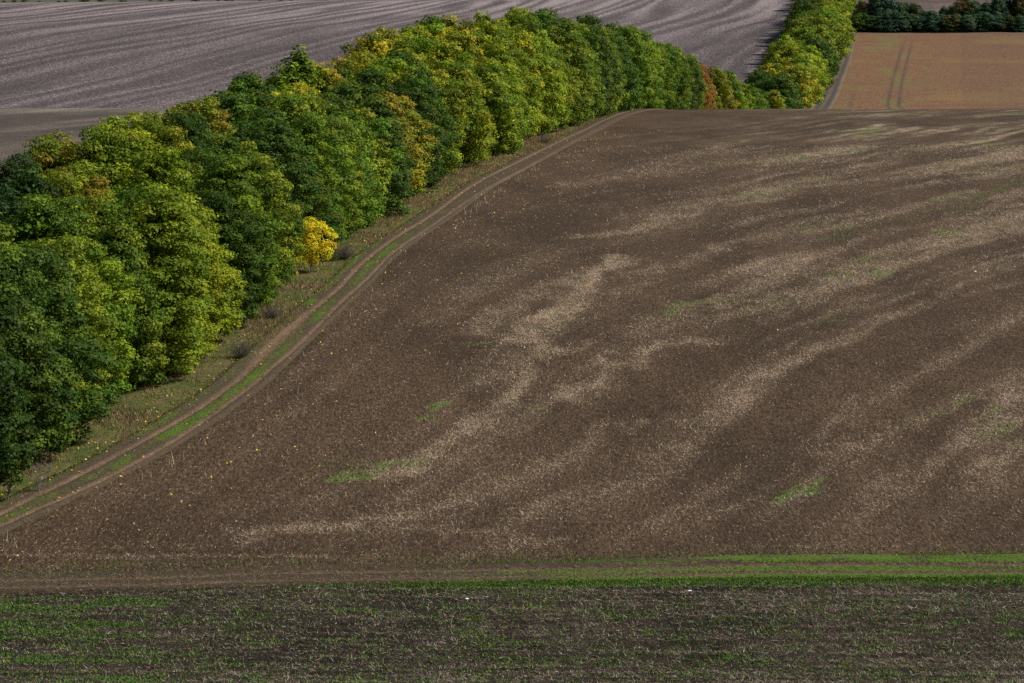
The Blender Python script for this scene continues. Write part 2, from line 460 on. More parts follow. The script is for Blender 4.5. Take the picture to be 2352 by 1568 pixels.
def a_left(X, Y, U):
    u = X * 0.96 - Y * 0.28
    return {"straw": np.clip(sstep(.35, .8, fbm(u / 6, Y / 40, 201, 4)) * .45 + .12 + .30 * sstep(440, 475, Y), 0, 1), "green": sstep(.6, .8, fbm(X / 9, Y / 9, 205, 3)) * .3}
sheet("stubble_field", yrows(100.0, 640, 1.0, 1.0), lambda y: -0.3 * y - 40, lambda y: belt_c(y), 120, M['left_field'], 0.0, a_left)

def fg_green(X, Y):
    band = sstep(1.1, 0.4, np.abs(Y - (bottom_track_y(X) - 2.3)) + .5 * (fbm(X / 1.5, Y / .6, 331, 3) - .5)) * sstep(-10, 2, X)
    left = sstep(0.40, 0.62, fbm(X / 3.5, Y / 1.2, 305, 4, .6)) * sstep(-12.5, -17, X) * sstep(116.3, 115.3, Y)
    gen = sstep(0.46, 0.74, fbm(X / 1.5, Y / 0.9, 301, 5, 0.7)) * sstep(118.2, 116.5, Y + np.clip(-X - 5, 0, 12) * 0.15)
    tuft = sstep(0.6, 0.8, fbm(X / 2.0, Y / .5, 309, 3)) * 0.7
    gen = gen * (1 - .8 * sstep(1.2, .5, np.abs(Y - (bottom_track_y(X) - 4.6))))
    return np.clip(np.maximum(np.maximum(band * 1.0, left * 0.95), np.maximum(gen * 0.5, tuft * .62)), 0, 1)
def fg_straw(X, Y):
    a = sstep(0.36, 0.74, fbm(X / 1.8, Y / 1.0, 311, 5, .7))
    return np.clip(a * 0.42 * (0.6 + 0.4 * sstep(-20, 10, X)), 0, 1)
def a_bottom(X, Y, U): return {"straw": fg_straw(X, Y) * .55, "green": fg_green(X, Y)}
def d_bottom(X, Y): return (fbm(X / 0.28, Y / 0.30, 321, 3, 0.6) - .5) * 0.16 + (fbm(X / 6.0, Y / 0.42, 325, 2) - .5) * 0.17 - .45 * sstep(.2, .9, Y - bottom_track_y(X))
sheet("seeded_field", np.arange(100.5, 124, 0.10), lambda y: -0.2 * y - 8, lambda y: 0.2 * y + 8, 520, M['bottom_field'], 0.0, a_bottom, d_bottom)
sheet("slope_below_viewpoint", np.arange(-60, 101, 2.0), K(-120), K(120), 100, M['ground'], 0.02)

# bottom track, running across the picture
xs = np.arange(-45, 46, 0.2)
vv = np.linspace(-1.9, 2.6, 52)
X = np.repeat(xs, len(vv)); V = np.tile(vv, len(xs))
Y = bottom_track_y(X) + V + (vnoise(X / 4, V * 0, 401) - .5) * 0.3
rut = np.exp(-((np.abs(V) - 0.72) / 0.22) ** 2) * (.45 + .8 * fbm(X / 5, V * 2, 403, 3))
Z = ground_z(X, Y) + 0.12 - 0.10 * rut - 0.35 * np.maximum(sstep(1.3, 1.9, -V), sstep(2.1, 2.6, V)) + 0.12 * sstep(0.9, 1.3, V) * sstep(-4, 12, X) * sstep(2.4, 1.9, V) + (fbm(X / .4, Y / .4, 405, 2) - .5) * 0.05
gr = np.clip(1 - rut * 1.5, 0, 1) * (0.08 + 0.72 * sstep(-16, 14, X + 8 * (fbm(X / 4, V, 407, 3) - .5))) * (0.25 + 1.1 * fbm(X / 2.5, Y / .8, 409, 3)); gr = np.where(V > 1.0, gr * sstep(-2, 10, X + 12 * (fbm(X / 3, V / .6, 411, 3) - .5)), gr)
o = mesh_np("bottom_track", np.stack([X, Y, Z], 1), grid_faces(len(vv), len(xs))[:, ::-1], M['track'], {"green": np.clip(gr, 0, 1), "worn": np.clip(rut * .8, 0, 1)}, smooth=True)
o["kind"] = "structure"

# woodland floor, verge, track up the hill
ys = yrows(95.0, 1400, 1.2, 0.6)
sheet("woodland_floor", ys, lambda y: belt_c(y) - belt_w(y) / 2 - 3.5, lambda y: BELT_R(y) + 1.2, 26, M['wood_floor'], 0.05)
sheet("grass_verge", yrows(118.0, 505, 0.6, 0.8), lambda y: BELT_R(y) - 1.0, lambda y: track_mid(y) - 2.35, 14, M['verge'], 0.10,
      disp=lambda X, Y: (fbm(X / 1.2, Y / 1.2, 431, 2) - .5) * 0.2)
ys = yrows(116.0, 505, 0.35, 0.9)
vv = np.linspace(-2.4, 1.45, 40)
Yt = np.repeat(ys, len(vv)); V = np.tile(vv, len(ys))
hw = np.repeat(track_half(ys), len(vv)); X = np.repeat(track_mid(ys), len(vv)) + V
rw = 0.20 + 0.55 * np.exp(-((Yt - 181) / 9.0) ** 2) * (V < 0.1)
rutA = np.exp(-((V + hw) / rw) ** 2); rutB = np.exp(-((V - hw) / 0.17) ** 2) * (1 - 0.5 * sstep(200, 330, Yt))
rut = np.maximum(rutA, rutB)
Z = ground_z(X, Yt) + 0.16 - 0.09 * rut - 0.22 * np.maximum(sstep(1.9, 2.5, -V), sstep(1.1, 1.5, V)) + (fbm(X / .5, Yt / .5, 441, 2) - .5) * 0.05
gcent = np.exp(-(V / 0.75) ** 2); gleft = sstep(-.9, -1.7, V + hw - .85); gright = np.exp(-((V - 1.75) / 0.25) ** 2) * 0.35
nearer = sstep(330, 190, Yt)
gr = np.maximum(np.maximum(gcent, gleft * .9), gright) * (1 - rut) * (0.15 + 0.45 * nearer) * (0.05 + 1.4 * fbm(X / 1.2, Yt / 4.0, 447, 3))
o = mesh_np("hill_track", np.stack([X, Yt, Z], 1), grid_faces(len(vv), len(ys)), M['track'], {"green": np.clip(gr, 0, 1), "worn": np.clip(rut * (.55 + .7 * fbm(X / 2, Yt / 6, 449, 3)) + .10, 0, 1)}, smooth=True)
o["kind"] = "structure"

# far side of the hollow
def far_straw(X, Y, U=None):
    ang = 0.27 - 0.05 * sstep(-150, 100, X)
    u = X * np.cos(ang) - Y * np.sin(ang); v = X * np.sin(ang) + Y * np.cos(ang)
    u = u + (fbm(X / 120, Y / 220, 501, 2) - .5) * 22 + (fbm(X / 14, Y / 60, 509, 2) - .5) * 2.5
    a = .5 + .5 * np.sin(u / 16.0 * 6.283 + 15 * (fbm(u / 20, v / 260, 513, 2) - .5)); a = .62 * a * (.35 + 1.0 * fbm(u / 13, v / 120, 515, 3)) + .38 * fbm(u / 5, v / 120.0, 503, 3, 0.45)
    fine = fbm(u / 1.8, v / 60.0, 507, 3)
    s = sstep(0.06, 0.86, a * .68 + fine * .32) * 0.80
    s = s * (0.75 + 0.45 * sstep(900, 1250, Y)) + 0.10 * sstep(950, 1300, Y)
    edge = sstep(9, 2, (belt_c(Y) - belt_w(Y) / 2) - X) * sstep(700, 760, Y)
    return {"straw": np.clip(s * (1 - .8 * edge), 0, 1), "green": zero(X)}
sheet("lilac_field", yrows(636.0, 1440, 1.6, 0.8), lambda y: -0.26 * y - 60, lambda y: belt_c(y), 300, M['far_field'], 0.0, far_straw)

def a_russet(X, Y, U):
    tp = np.array([pix(a_, b_, 660) for a_, b_ in [(2051, 245), (2060, 190), (2073, 140), (2083, 105), (2087, 80)]])
    xt = np.interp(Y, tp[:, 1], tp[:, 0])
    w = np.maximum(np.exp(-((X - xt - 1.5) / .6) ** 2), np.exp(-((X - xt + 1.5) / .6) ** 2)) * sstep(985, 900, Y)
    w = w * (0.55 + .5 * fbm(X / 3, Y / 9, 611, 2))
    for off, st, y0, y1 in ((-12, .5, 690, 800), (-17, .4, 690, 770), (9, .22, 690, 900), (31, .2, 690, 1000), (33.6, .2, 690, 1000)):
        w = np.maximum(w, st * np.exp(-((X - xt - off) / .8) ** 2) * sstep(y1, y1 - 60, Y) * sstep(.4, .6, fbm(X / 2, Y / 14, 615, 2)))
    hb = sstep(950, 990, Y) * 0.5 * fbm(X / 20, Y / 2, 621, 2) + .35 * sstep(.55, .7, fbm(X / 30, Y / 2.2, 625, 3))
    green = sstep(.5, .7, fbm(X / 5, Y / 16, 631, 3)) * np.exp(-((X - xt + 5) / 14) ** 2)
    return {"straw": np.clip(np.maximum(w, hb * .45) + .16 * sstep(19, 20, X - xt), 0, 1), "green": np.clip(green, 0, 1)}
sheet("russet_field", yrows(645.0, 996, 0.9, 1.0), lambda y: ROAD(y) - 1, lambda y: 0.24 * y + 40, 420, M['russet'], 0.06, a_russet, bias=1.25)
sheet("brown_field", yrows(996.0, 1500, 4, 1.0), lambda y: ROAD(y) - 1, lambda y: 0.3 * y + 80, 60, M['brown_far'], 0.03, lambda X, Y, U: {"straw": sstep(.45, .7, fbm(X / 30, Y / 8, 641, 3)) * .5, "green": sstep(.5, .7, fbm(X / 20, Y / 9, 645, 3)) * .4})
ys = yrows(636.0, 1500, 1.2, 0.9); vv = np.linspace(-1, 1, 25)
Yt = np.repeat(ys, len(vv)); V = np.tile(vv, len(ys)) * 3.2
X = np.repeat(ROAD(ys), len(vv)) + V
rut = np.maximum(np.exp(-((V - 1.3) / .75) ** 2), np.exp(-((V + 0.9) / .75) ** 2))
Z = ground_z(X, Yt) + 0.28 - 0.12 * rut - 0.25 * sstep(2.5, 3.2, np.abs(V))
n = NT("dark_lane_earth"); co = n.coords(); a = n.noise(co, 1.2, 5, 0.7)
base = n.mix(n.ramp(a, .35, .65), (0.030, 0.026, 0.028), (0.060, 0.050, 0.050))
base = n.mix(n.math('MULTIPLY', n.attr("green"), 0.7), base, (0.17, 0.135, 0.07))
M['lane'] = n.finish(base, .95, .1, bump=a)
o = mesh_np("farm_lane", np.stack([X, Yt, Z], 1), grid_faces(len(vv), len(ys)), M['lane'], {"green": np.clip((1 - rut) * (.2 + .9 * fbm(X / 2, Yt / 9, 651, 3)) * (0.6 + .8 * (V < -1.8)), 0, 1)}, smooth=True)
o["kind"] = "structure"

# ------------------------------------------------------------------ trees
def unit(v): return v / (np.linalg.norm(v, axis=1, keepdims=True) + 1e-9)

def leaf_quads(P, N, size, rng, fold=0.0):
    n_ = len(P)
    t = unit(np.cross(N, unit(rng.normal(size=(n_, 3)))))
    b = np.cross(N, t)
    s = size[:, None]
    v = np.empty((n_, 4, 3))
    v[:, 0] = P - t * s * 0.62; v[:, 2] = P + t * s * 0.62
    v[:, 1] = P - b * s * 0.42 - N * s * 0.12; v[:, 3] = P + b * s * 0.42 - N * s * 0.12
    return v.reshape(-1, 3)

def crown_mesh(name, seed, H, Rad, low, n_lobes, per_lobe, leaf, shape='egg', lobe_r=(0.55, 1.05), flat=0.7):
    rng = np.random.default_rng(seed)
    Ps, Ns, Ss, Vs = [], [], [], []
    k = 0; tries = 0; cents = []
    while k < n_lobes and tries < n_lobes * 40:
        tries += 1
        t = low + (1 - low) * rng.random() ** 0.85
        q = (t - low) / (1 - low)
        if shape == 'egg': env = (math.sin(math.pi * min(1, (q ** 0.92 * 0.86 + 0.12))) ** 0.62)
        elif shape == 'round': env = math.sqrt(max(0, 1 - (2 * q - 1) ** 2)) ** 0.85
        elif shape == 'cone': env = (1 - q) ** 0.75 * (0.55 + 0.45 * min(1, q * 5))
        else: env = (1 - q ** 2.0) ** 0.8 * (0.72 + 0.28 * min(1, q * 4))
        th = rng.random() * 2 * math.pi
        wob = 1 + 0.24 * math.sin(2 * th + seed + 2.5 * q) + 0.20 * math.sin(3 * th + 1.7 * seed + 6 * q)
        rr = Rad * env * wob * (0.62 + 0.38 * rng.random() ** 0.6)
        c = np.array([rr * math.cos(th), rr * math.sin(th), t * H - lobe_r[0]])
        lr = lobe_r[0] + (lobe_r[1] - lobe_r[0]) * rng.random()
        if shape == 'cone': lr *= (1.15 - 0.7 * q)
        if any(np.linalg.norm((c - cc)) < 0.62 * (lr + l2) for cc, l2 in cents): continue
        cents.append((c, lr)); k += 1
        axis = np.array([c[0], c[1], 0]); axis = axis / (np.linalg.norm(axis) + 0.2)
        nl = int(per_lobe * (lr / lobe_r[1]) ** 1.6)
        d = unit(rng.normal(size=(nl * 2, 3)) + axis * 0.55 + np.array([0, 0, 0.35]))[:nl]
        rad = lr * np.where(rng.random(nl) < 0.13, 1.0 + 0.38 * rng.random(nl), 0.66 + 0.40 * rng.random(nl) ** 0.7)
        rad = rad * (1 + 0.25 * np.sin(d[:, 0] * 7 + seed) * np.sin(d[:, 1] * 8 + k) * np.sin(d[:, 2] * 6))
        p = c + d * rad[:, None] * np.array([1.15, 1.15, flat])
        nn = unit(d * 0.95 + np.array([0, 0, 0.40]) + rng.normal(size=(nl, 3)) * 0.42)
        Ps.append(p); Ns.append(nn); Ss.append(leaf * (0.5 + 1.1 * rng.random(nl) ** 1.5))
        lobe_tone, lobe_acc = rng.random(), rng.random()
        acc = np.clip(lobe_acc + (rng.random(nl) - .5) * 0.25 + 0.18 * (q - .5), 0, 1)
        Vs.append(np.stack([np.clip(0.5 * lobe_tone + 0.5 * rng.random(nl), 0, 1), acc, rng.random(nl)], 1))
    # inner leaves that close the crown
    ni = int(n_lobes * per_lobe * 0.06)
    q = rng.random(ni); th = rng.random(ni) * 2 * math.pi
    env = np.sin(np.pi * np.clip(q * 0.82 + 0.1, 0, 1)) ** 0.6 if shape != 'cone' else (1 - q) ** .8
    rr = Rad * env * 0.60 * np.sqrt(rng.random(ni))
    p = np.stack([rr * np.cos(th), rr * np.sin(th), (low + (1 - low) * q * 0.94) * H - .3], 1)
    Ps.append(p); Ns.append(unit(rng.normal(size=(ni, 3)) + np.array([0, 0, .5]))); Ss.append(leaf * 1.9 * (0.7 + 0.6 * rng.random(ni)))
    Vs.append(np.stack([rng.random(ni) * .6, rng.random(ni), rng.random(ni)], 1))
    P = np.concatenate(Ps); Nn = np.concatenate(Ns); S = np.concatenate(Ss); V = np.concatenate(Vs)
    verts = leaf_quads(P, Nn, S, rng)
    faces = np.arange(len(verts)).reshape(-1, 4)
    return verts, faces, np.repeat(V, 4, axis=0), [c for c, _ in cents]

def tube(pts, rads, seg=6):
    pts = np.asarray(pts, float); V, F = [], []
    for i, (p, r) in enumerate(zip(pts, rads)):
        d = pts[min(i + 1, len(pts) - 1)] - pts[max(i - 1, 0)]; d = d / (np.linalg.norm(d) + 1e-9)
        a = np.cross(d, [0.31, 0.95, 0.05]); a /= np.linalg.norm(a) + 1e-9; b = np.cross(d, a)
        for k in range(seg):
            an = 2 * math.pi * k / seg
            V.append(p + r * (a * math.cos(an) + b * math.sin(an)))
    for i in range(len(pts) - 1):
        for k in range(seg):
            F.append((i * seg + k, i * seg + (k + 1) % seg, (i + 1) * seg + (k + 1) % seg, (i + 1) * seg + k))
    return np.array(V), np.array(F)

def join(parts):
    V, F, o = [], [], 0
    for v, f in parts: V.append(v); F.append(f + o); o += len(v)
    return np.concatenate(V), np.concatenate(F)

def trunk_mesh(seed, H, cents, r0=0.17):
    rng = np.random.default_rng(seed + 99)
    n_ = 8
    z = np.linspace(-0.3, H * 0.86, n_)
    px_ = np.cumsum(rng.normal(size=n_) * 0.10); py_ = np.cumsum(rng.normal(size=n_) * 0.10)
    px_ -= px_[0]; py_ -= py_[0]
    main = np.stack([px_, py_, z], 1)
    parts = [tube(main, np.linspace(r0, 0.03, n_) * np.array([1.25] + [1] * (n_ - 1)))]
    idx = rng.permutation(len(cents))[:22]
    for i in idx:
        c = cents[i]
        zs = max(0.8, c[2] - 0.6 - 0.35 * math.hypot(c[0], c[1])); zs = min(zs, H * 0.8)
        j = np.interp(zs, z, np.arange(n_)); a = main[int(j)] * (1 - j % 1) + main[min(int(j) + 1, n_ - 1)] * (j % 1)
        m = (a + c) / 2 + np.array([0, 0, 0.25]) + rng.normal(size=3) * .12
        parts.append(tube([a, m, c], [r0 * 0.38 * (1 - zs / H) + .02, r0 * .22 * (1 - zs / H) + .015, 0.01], 4))
    return join(parts)

PROTO = {}
def proto(key, seed, H, Rad, low, nl, pl, leaf, shape='egg', lobe_r=(0.55, 1.05), flat=0.7, r0=0.17):
    v, f, var, cents = crown_mesh(key, seed, H, Rad, low, nl, pl, leaf, shape, lobe_r, flat)
    c = mesh_np("crown", v, f, M['foliage'], {"leafvar": var})
    tv, tf = trunk_mesh(seed, H, cents, r0)
    t = mesh_np("trunk", tv, tf, M['bark'], smooth=True)
    PROTO[key] = (c.data, t.data, H)
    bpy.data.objects.remove(c); bpy.data.objects.remove(t)

for i in range(5):   # near: full crowns of unit height 12
    proto(f"near{i}", 10 + i, 12.0, 2.45 + 0.15 * (i % 3), 0.07, 150, 420, 0.140, ('egg', 'column', 'egg', 'egg', 'column')[i], (0.34, 0.86), 0.72)
for i in range(4):
    proto(f"mid{i}", 30 + i, 12.0, 2.65, 0.06, 120, 300, 0.185, ('egg', 'column', 'egg', 'egg')[i], (0.40, 1.0), 0.75)
for i in range(3):
    proto(f"far{i}", 50 + i, 12.0, 4.2, 0.05, 90, 200, 0.31, ('round', 'egg', 'column')[i], (0.6, 1.35), 0.8)
proto("cone0", 70, 12.0, 2.9, 0.10, 150, 190, 0.17, 'cone', (0.45, 0.9), 0.9)
proto("gold0", 71, 6.0, 1.95, 0.24, 52, 230, 0.115, 'round', (0.30, 0.70), 0.85, 0.07)
proto("bush0", 72, 3.0, 1.6, 0.02, 34, 120, 0.16, 'round', (0.35, 0.7), 0.8, 0.05)

PAL = {  # leaf_a, leaf_b, share of b
    'dk': ((0.032, 0.068, 0.008), (0.072, 0.116, 0.01), 0.4),
    'md': ((0.066, 0.118, 0.009), (0.145, 0.188, 0.012), 0.44),
    'yg': ((0.098, 0.156, 0.009), (0.215, 0.245, 0.013), 0.46),
    'yl': ((0.140, 0.175, 0.011), (0.310, 0.275, 0.017), 0.42),
    'og': ((0.120, 0.150, 0.012), (0.235, 0.190, 0.016), 0.40),
    'rb': ((0.095, 0.090, 0.016), (0.250, 0.105, 0.025), 0.5),
    'dr': ((0.036, 0.068, 0.016), (0.115, 0.07, 0.026), 0.36),
    'bg': ((0.02, 0.046, 0.009), (0.036, 0.07, 0.011), 0.35),
    'go': ((0.64, 0.50, 0.03), (0.66, 0.38, 0.02), 0.42),
    'tl': ((0.030, 0.072, 0.042), (0.058, 0.104, 0.044), 0.38),
}
WORD = {'dk': 'deep green', 'md': 'mid green', 'yg': 'yellow-green', 'yl': 'yellow-tinged', 'og': 'orange-tinged', 'rb': 'rust-coloured',
        'dr': 'brown-flecked dark', 'bg': 'blackish green', 'go': 'golden', 'tl': 'dark teal-green'}
ANCH = [(-60, 820, 'dk'), (-110, 930, 'md'), (-70, 620, 'md'), (40, 760, 'dk'), (60, 400, 'md'), (130, 425, 'og'), (30, 480, 'bg'), (250, 345, 'yg'), (330, 420, 'yg'), (415, 330, 'dk'), (330, 270, 'yg'), (420, 245, 'dk'), (520, 200, 'md'), (600, 195, 'yl'),
        (450, 300, 'og'), (560, 285, 'dk'), (640, 240, 'yl'), (770, 165, 'yl'), (700, 215, 'og'), (820, 130, 'dk'), (790, 250, 'dk'), (850, 155, 'yl'), (600, 350, 'dk'), (700, 330, 'md'),
        (480, 420, 'dk'), (200, 520, 'yg'), (50, 600, 'md'), (120, 700, 'dk'), (180, 780, 'md'), (320, 720, 'dk'), (230, 860, 'bg'), (120, 850, 'dr'), (300, 560, 'md'), (350, 640, 'md'), (420, 560, 'yg'), (500, 600, 'dr'), (420, 800, 'md'),
        (300, 800, 'dk'), (560, 560, 'dk'), (640, 540, 'dk'), (640, 610, 'yg'), (620, 420, 'dk'), (740, 420, 'md'), (850, 400, 'md'), (960, 300, 'og'), (900, 230, 'dk'), (1000, 350, 'md'),
        (1050, 250, 'yg'), (950, 120, 'yg'), (900, 70, 'dk'), (1000, 60, 'md'), (1080, 60, 'yg'), (1050, 120, 'yl'), (1150, 100, 'yg'), (1200, 150, 'yg'), (1250, 60, 'dk'), (1270, 160, 'md'), (1340, 210, 'md'), (1380, 100, 'md'), (1420, 120, 'dk'), (1500, 140, 'md'), (1560, 150, 'md'), (1220, 220, 'yg'),
        (1300, 280, 'md'), (1150, 280, 'yg'), (1100, 330, 'md'), (1300, 100, 'dk'), (1360, 120, 'dk'), (1330, 150, 'md'), (1400, 180, 'md'), (1430, 190, 'yg'), (1480, 190, 'dr'), (1460, 100, 'md'),
        (1520, 200, 'bg'), (1530, 130, 'dk'), (1605, 215, 'rb'), (1560, 215, 'md'), (1650, 222, 'og'), (1680, 205, 'dk'), (1720, 225, 'md'), (1600, 160, 'dk'), (1650, 200, 'md'), (1700, 230, 'yg'), (30, 1000, 'bg'), (200, 950, 'bg'), (500, 720, 'md'),
        (250, 650, 'md'), (180, 620, 'md'), (420, 680, 'md'), (900, 330, 'og'), (820, 330, 'md'), (980, 180, 'yg'), (880, 160, 'yg'), (560, 480, 'md'), (380, 480, 'yg'), (1240, 330, 'md'),
        (1770, 215, 'dk'), (1835, 235, 'bg'), (1835, 190, 'yl'), (1800, 195, 'yl'), (1825, 125, 'yg'), (1890, 110, 'dk'), (1905, 60, 'yg'), (1850, 35, 'dk'), (1840, 10, 'yl'), (1930, 20, 'md'),
        (1790, 85, 'yg'), (1870, 80, 'md'), (1810, 150, 'yg'), (1880, 160, 'yg'), (1900, 10, 'yg')]
AX = np.array([a[0] for a in ANCH], float); AY = np.array([a[1] for a in ANCH], float)

def vary(c, rng, amt=0.28):
    k = 1 + (rng.random() - .5) * 2 * amt
    return [float(max(0.004, ci * k * (1 + (rng.random() - .5) * amt))) for ci in c]

TREES = []
def add_tree(name, key, x, y, h, pal, wide=1.0, rng=None, rz=None):
    rng = rng or np.random.default_rng(int(abs(x * 131 + y * 17)) + 3)
    crown, trunk, H = PROTO[key]
    s = h / H
    root = empty(name, (x, y, float(ground_z(x, y)) - 0.02), rng.random() * 6.283 if rz is None else rz, (s * wide, s * wide * (0.92 + .16 * rng.random()), s))
    t = bpy.data.objects.new("trunk", trunk); COL.objects.link(t); t.parent = root
    c = bpy.data.objects.new("crown", crown); COL.objects.link(c); c.parent = root
    a, b, mx_ = PAL[pal]
    c["leaf_a"] = vary(a, rng); c["leaf_b"] = vary(b, rng, .22); c["leaf_mix"] = float(np.clip(mx_ + (rng.random() - .5) * .3, .05, .95))
    return root

NUM = "zero first second third fourth fifth sixth seventh eighth ninth tenth eleventh twelfth thirteenth fourteenth fifteenth sixteenth seventeenth eighteenth nineteenth".split()
TENS = {2: 'twent', 3: 'thirt', 4: 'fort', 5: 'fift', 6: 'sixt', 7: 'sevent', 8: 'eight', 9: 'ninet'}
def ordinal(k):
    if k < 20: return NUM[k]
    if k < 100: return TENS[k // 10] + ('ieth' if k % 10 == 0 else 'y-' + NUM[k % 10])
    return 'hundred and ' + ordinal(k - 100) if k % 100 else 'hundredth'

HEIGHT = Curve([(90, 12), (141, 12.2), (200, 11.6), (260, 11.8), (330, 13.0), (380, 15.6), (440, 16.8), (490, 15.0), (540, 13.8), (600, 13.6), (640, 12.0), (680, 10.5), (720, 12.0), (860, 14.0), (1400, 15.0)])
GOLD = pix(712, 628)
ROWS = ['the row beside the track', 'the second row from the track', 'the third row from the track', 'the far back row']
trng = np.random.default_rng(5)
for r in range(4):
    y = 116.0 + 1.9 * r
    cnt = 0; after = []
    while y < 668:
        w = float(belt_w(y)); step = (4.7 if r == 0 else 5.6) * (1 + 0.25 * (trng.random() - .5)) * float(np.interp(y, [116, 300, 668], [1, 1.12, 1.3]))
        x = float(BELT_R(y)) - 1.3 - (w - 4.8) * r / 3 + (trng.random() - .5) * 2.2
        h = float(HEIGHT(y)) * (0.86 + 0.28 * trng.random()) * (0.93 if r == 0 else 1.0)
        z = float(ground_z(x, y))
        u, v = project(x, y, z + h * 0.72)
        if u > -170 and not (r == 0 and -6.5 < y - GOLD[1] < 2.0):
            k = np.argmin((AX - u) ** 2 + ((AY - v) * 1.15) ** 2 + trng.random(len(AX)) * 6000)
            pal = 'rb' if (r == 0 and 566 < y < 584) or (r == 0 and 596 < y < 604) else ANCH[k][2]
            key = f"near{trng.integers(5)}" if y < 235 else f"mid{trng.integers(4)}"
            nm = {'dk': 'oak_tree', 'bg': 'oak_tree', 'dr': 'ash_tree', 'md': 'linden_tree'}.get(pal, 'maple_tree')
            wide = (1.00 + 0.26 * trng.random()) * (12 / h) ** 0.4
            o = add_tree(nm, key, x, y, h, pal, wide, trng)
            after.append((o, pal, h, y, u))
        y += step
    for i, (o, pal, h, yy, u) in enumerate(after):
        size = 'tall' if h > 1.08 * float(HEIGHT(yy)) else ('low' if h < 0.93 * float(HEIGHT(yy)) else ('slim', 'bushy', 'full')[i % 3])
        tag(o, f"{size} {WORD[pal]} tree, {ordinal(i + 1)} from the left in {ROWS[r]}", "tree", "trees of the shelter belt")

# the trees that stand out
o = add_tree("maple_tree", "gold0", GOLD[0] + .25, GOLD[1], 4.6, 'go', 1.0); tag(o, "small bright golden-yellow tree standing out front at the edge of the belt", "tree", "trees of the shelter belt")
x, y = pix(645, 668); o = add_tree("maple_tree", "gold0", x, y, 4.8, 'yl', 1.0); tag(o, "low yellow-green tree touching the left side of the golden tree", "tree", "trees of the shelter belt")
cy_ = 286.0; cx_ = (688 - CX) / FPX * cy_
o = add_tree("oak_tree", "cone0", cx_, cy_, 0.0 + (float(EYE - (97 - 100) / FPX * cy_) - float(ground_z(cx_, cy_))) , 'md', 1.5); tag(o, "pointed green treetop rising above the belt against the lilac field", "tree", "trees of the shelter belt")

# belt beyond the hollow
frng = np.random.default_rng(8)
far = []
for r in range(3):
    y = 690.0 + 3 * r
    while y < 1330:
        w = float(belt_w(y))
        x = float(BELT_R(y)) - 4.0 - (w - 8) * r / 2 + (frng.random() - .5) * 3
        h = float(HEIGHT(y)) * (0.82 + .36 * frng.random())
        u, v = project(x, y, float(ground_z(x, y)) + h * .72)
        if v > -140:
            k = np.argmin((AX - u) ** 2 + ((AY - v)) ** 2 + frng.random(len(AX)) * 300)
            pal = ('dk' if y < 706 else ANCH[k][2]) if u > 1700 else 'yg'
            o = add_tree("maple_tree" if pal in ('yl', 'yg', 'og') else "oak_tree", f"far{frng.integers(3)}", x, y, h, pal, 0.9 + .3 * frng.random(), frng)
            far.append((o, pal, r))
        y += 8.5 * (1 + .3 * (frng.random() - .5)) * float(np.interp(y, [690, 1330], [1, 1.5]))
fr = ['beside the lane', 'mid-strip', 'by the lilac field']
cnts = [0, 0, 0]
for o, pal, r in far:
    cnts[r] += 1
    tag(o, f"{WORD[pal]} round tree of the far belt, {ordinal(cnts[r])} upslope {fr[r]}", "tree", "trees of the far belt")
x, y = pix(1905, 150); o = add_tree("maple_tree", "gold0", x - 1.5, y, 7.5, 'go', 1.2); tag(o, "small golden tree leaning out of the far belt over the farm lane", "tree", "trees of the far belt")

# hedge across the top right
hedge = []
hrng = np.random.default_rng(21)
for r in range(2):
    x = 133.0 + 2 * r
    while x < 232:
        y = 1004 + 9 * r + (hrng.random() - .5) * 4
        if r == 0: h = 5.5 + 3.0 * hrng.random()
        else: h = 11.0 + 3.5 * hrng.random() - 4.5 * math.exp(-((x - 163) / 9.0) ** 2)
        o = add_tree("oak_tree" if r else "hazel_bush", f"far{hrng.integers(3)}", x, y, h, ('tl', 'tl', 'tl', 'dk', 'dr')[hrng.integers(5)], (1.0 if r else 1.5), hrng)
        hedge.append((o, r))
        x += (3.4 if r == 0 else 3.9) * (1 + .3 * (hrng.random() - .5))
hc = [0, 0]
for o, r in hedge:
    hc[r] += 1
    tag(o, f"dark teal-green {'tree' if r else 'bush'}, {ordinal(hc[r])} from the lane in the hedge's {'back' if r else 'front'} row", "tree" if r else "bush", "hedge above the russet field")

x, y = pix(2130, 236); y = 690.0; x = (2130 - CX) / FPX * y
o = add_tree("dark_bush", "bush0", x, y, 2.6, 'bg', 1.9); o.location.z = float(ground_z(x, y)) ; tag(o, "lone small dark bush at the bottom of the russet field", "bush")

# shrubs on the skyline, top left
srng = np.random.default_rng(31)
px_ = -30.0; k = 0
while px_ < 760:
    y = 1352.0; x = (px_ - CX) / FPX * y
    k += 1
    o = add_tree("skyline_bush", "bush0", x, y, 0.9 + 1.0 * srng.random(), 'dk', 1.3 + .8 * srng.random(), srng)
    tag(o, f"tiny dark bush, {ordinal(k)} from the left on the skyline of the lilac field", "bush", "bushes on the skyline")
    px_ += 8 + 34 * srng.random() * (1 + px_ / 500)

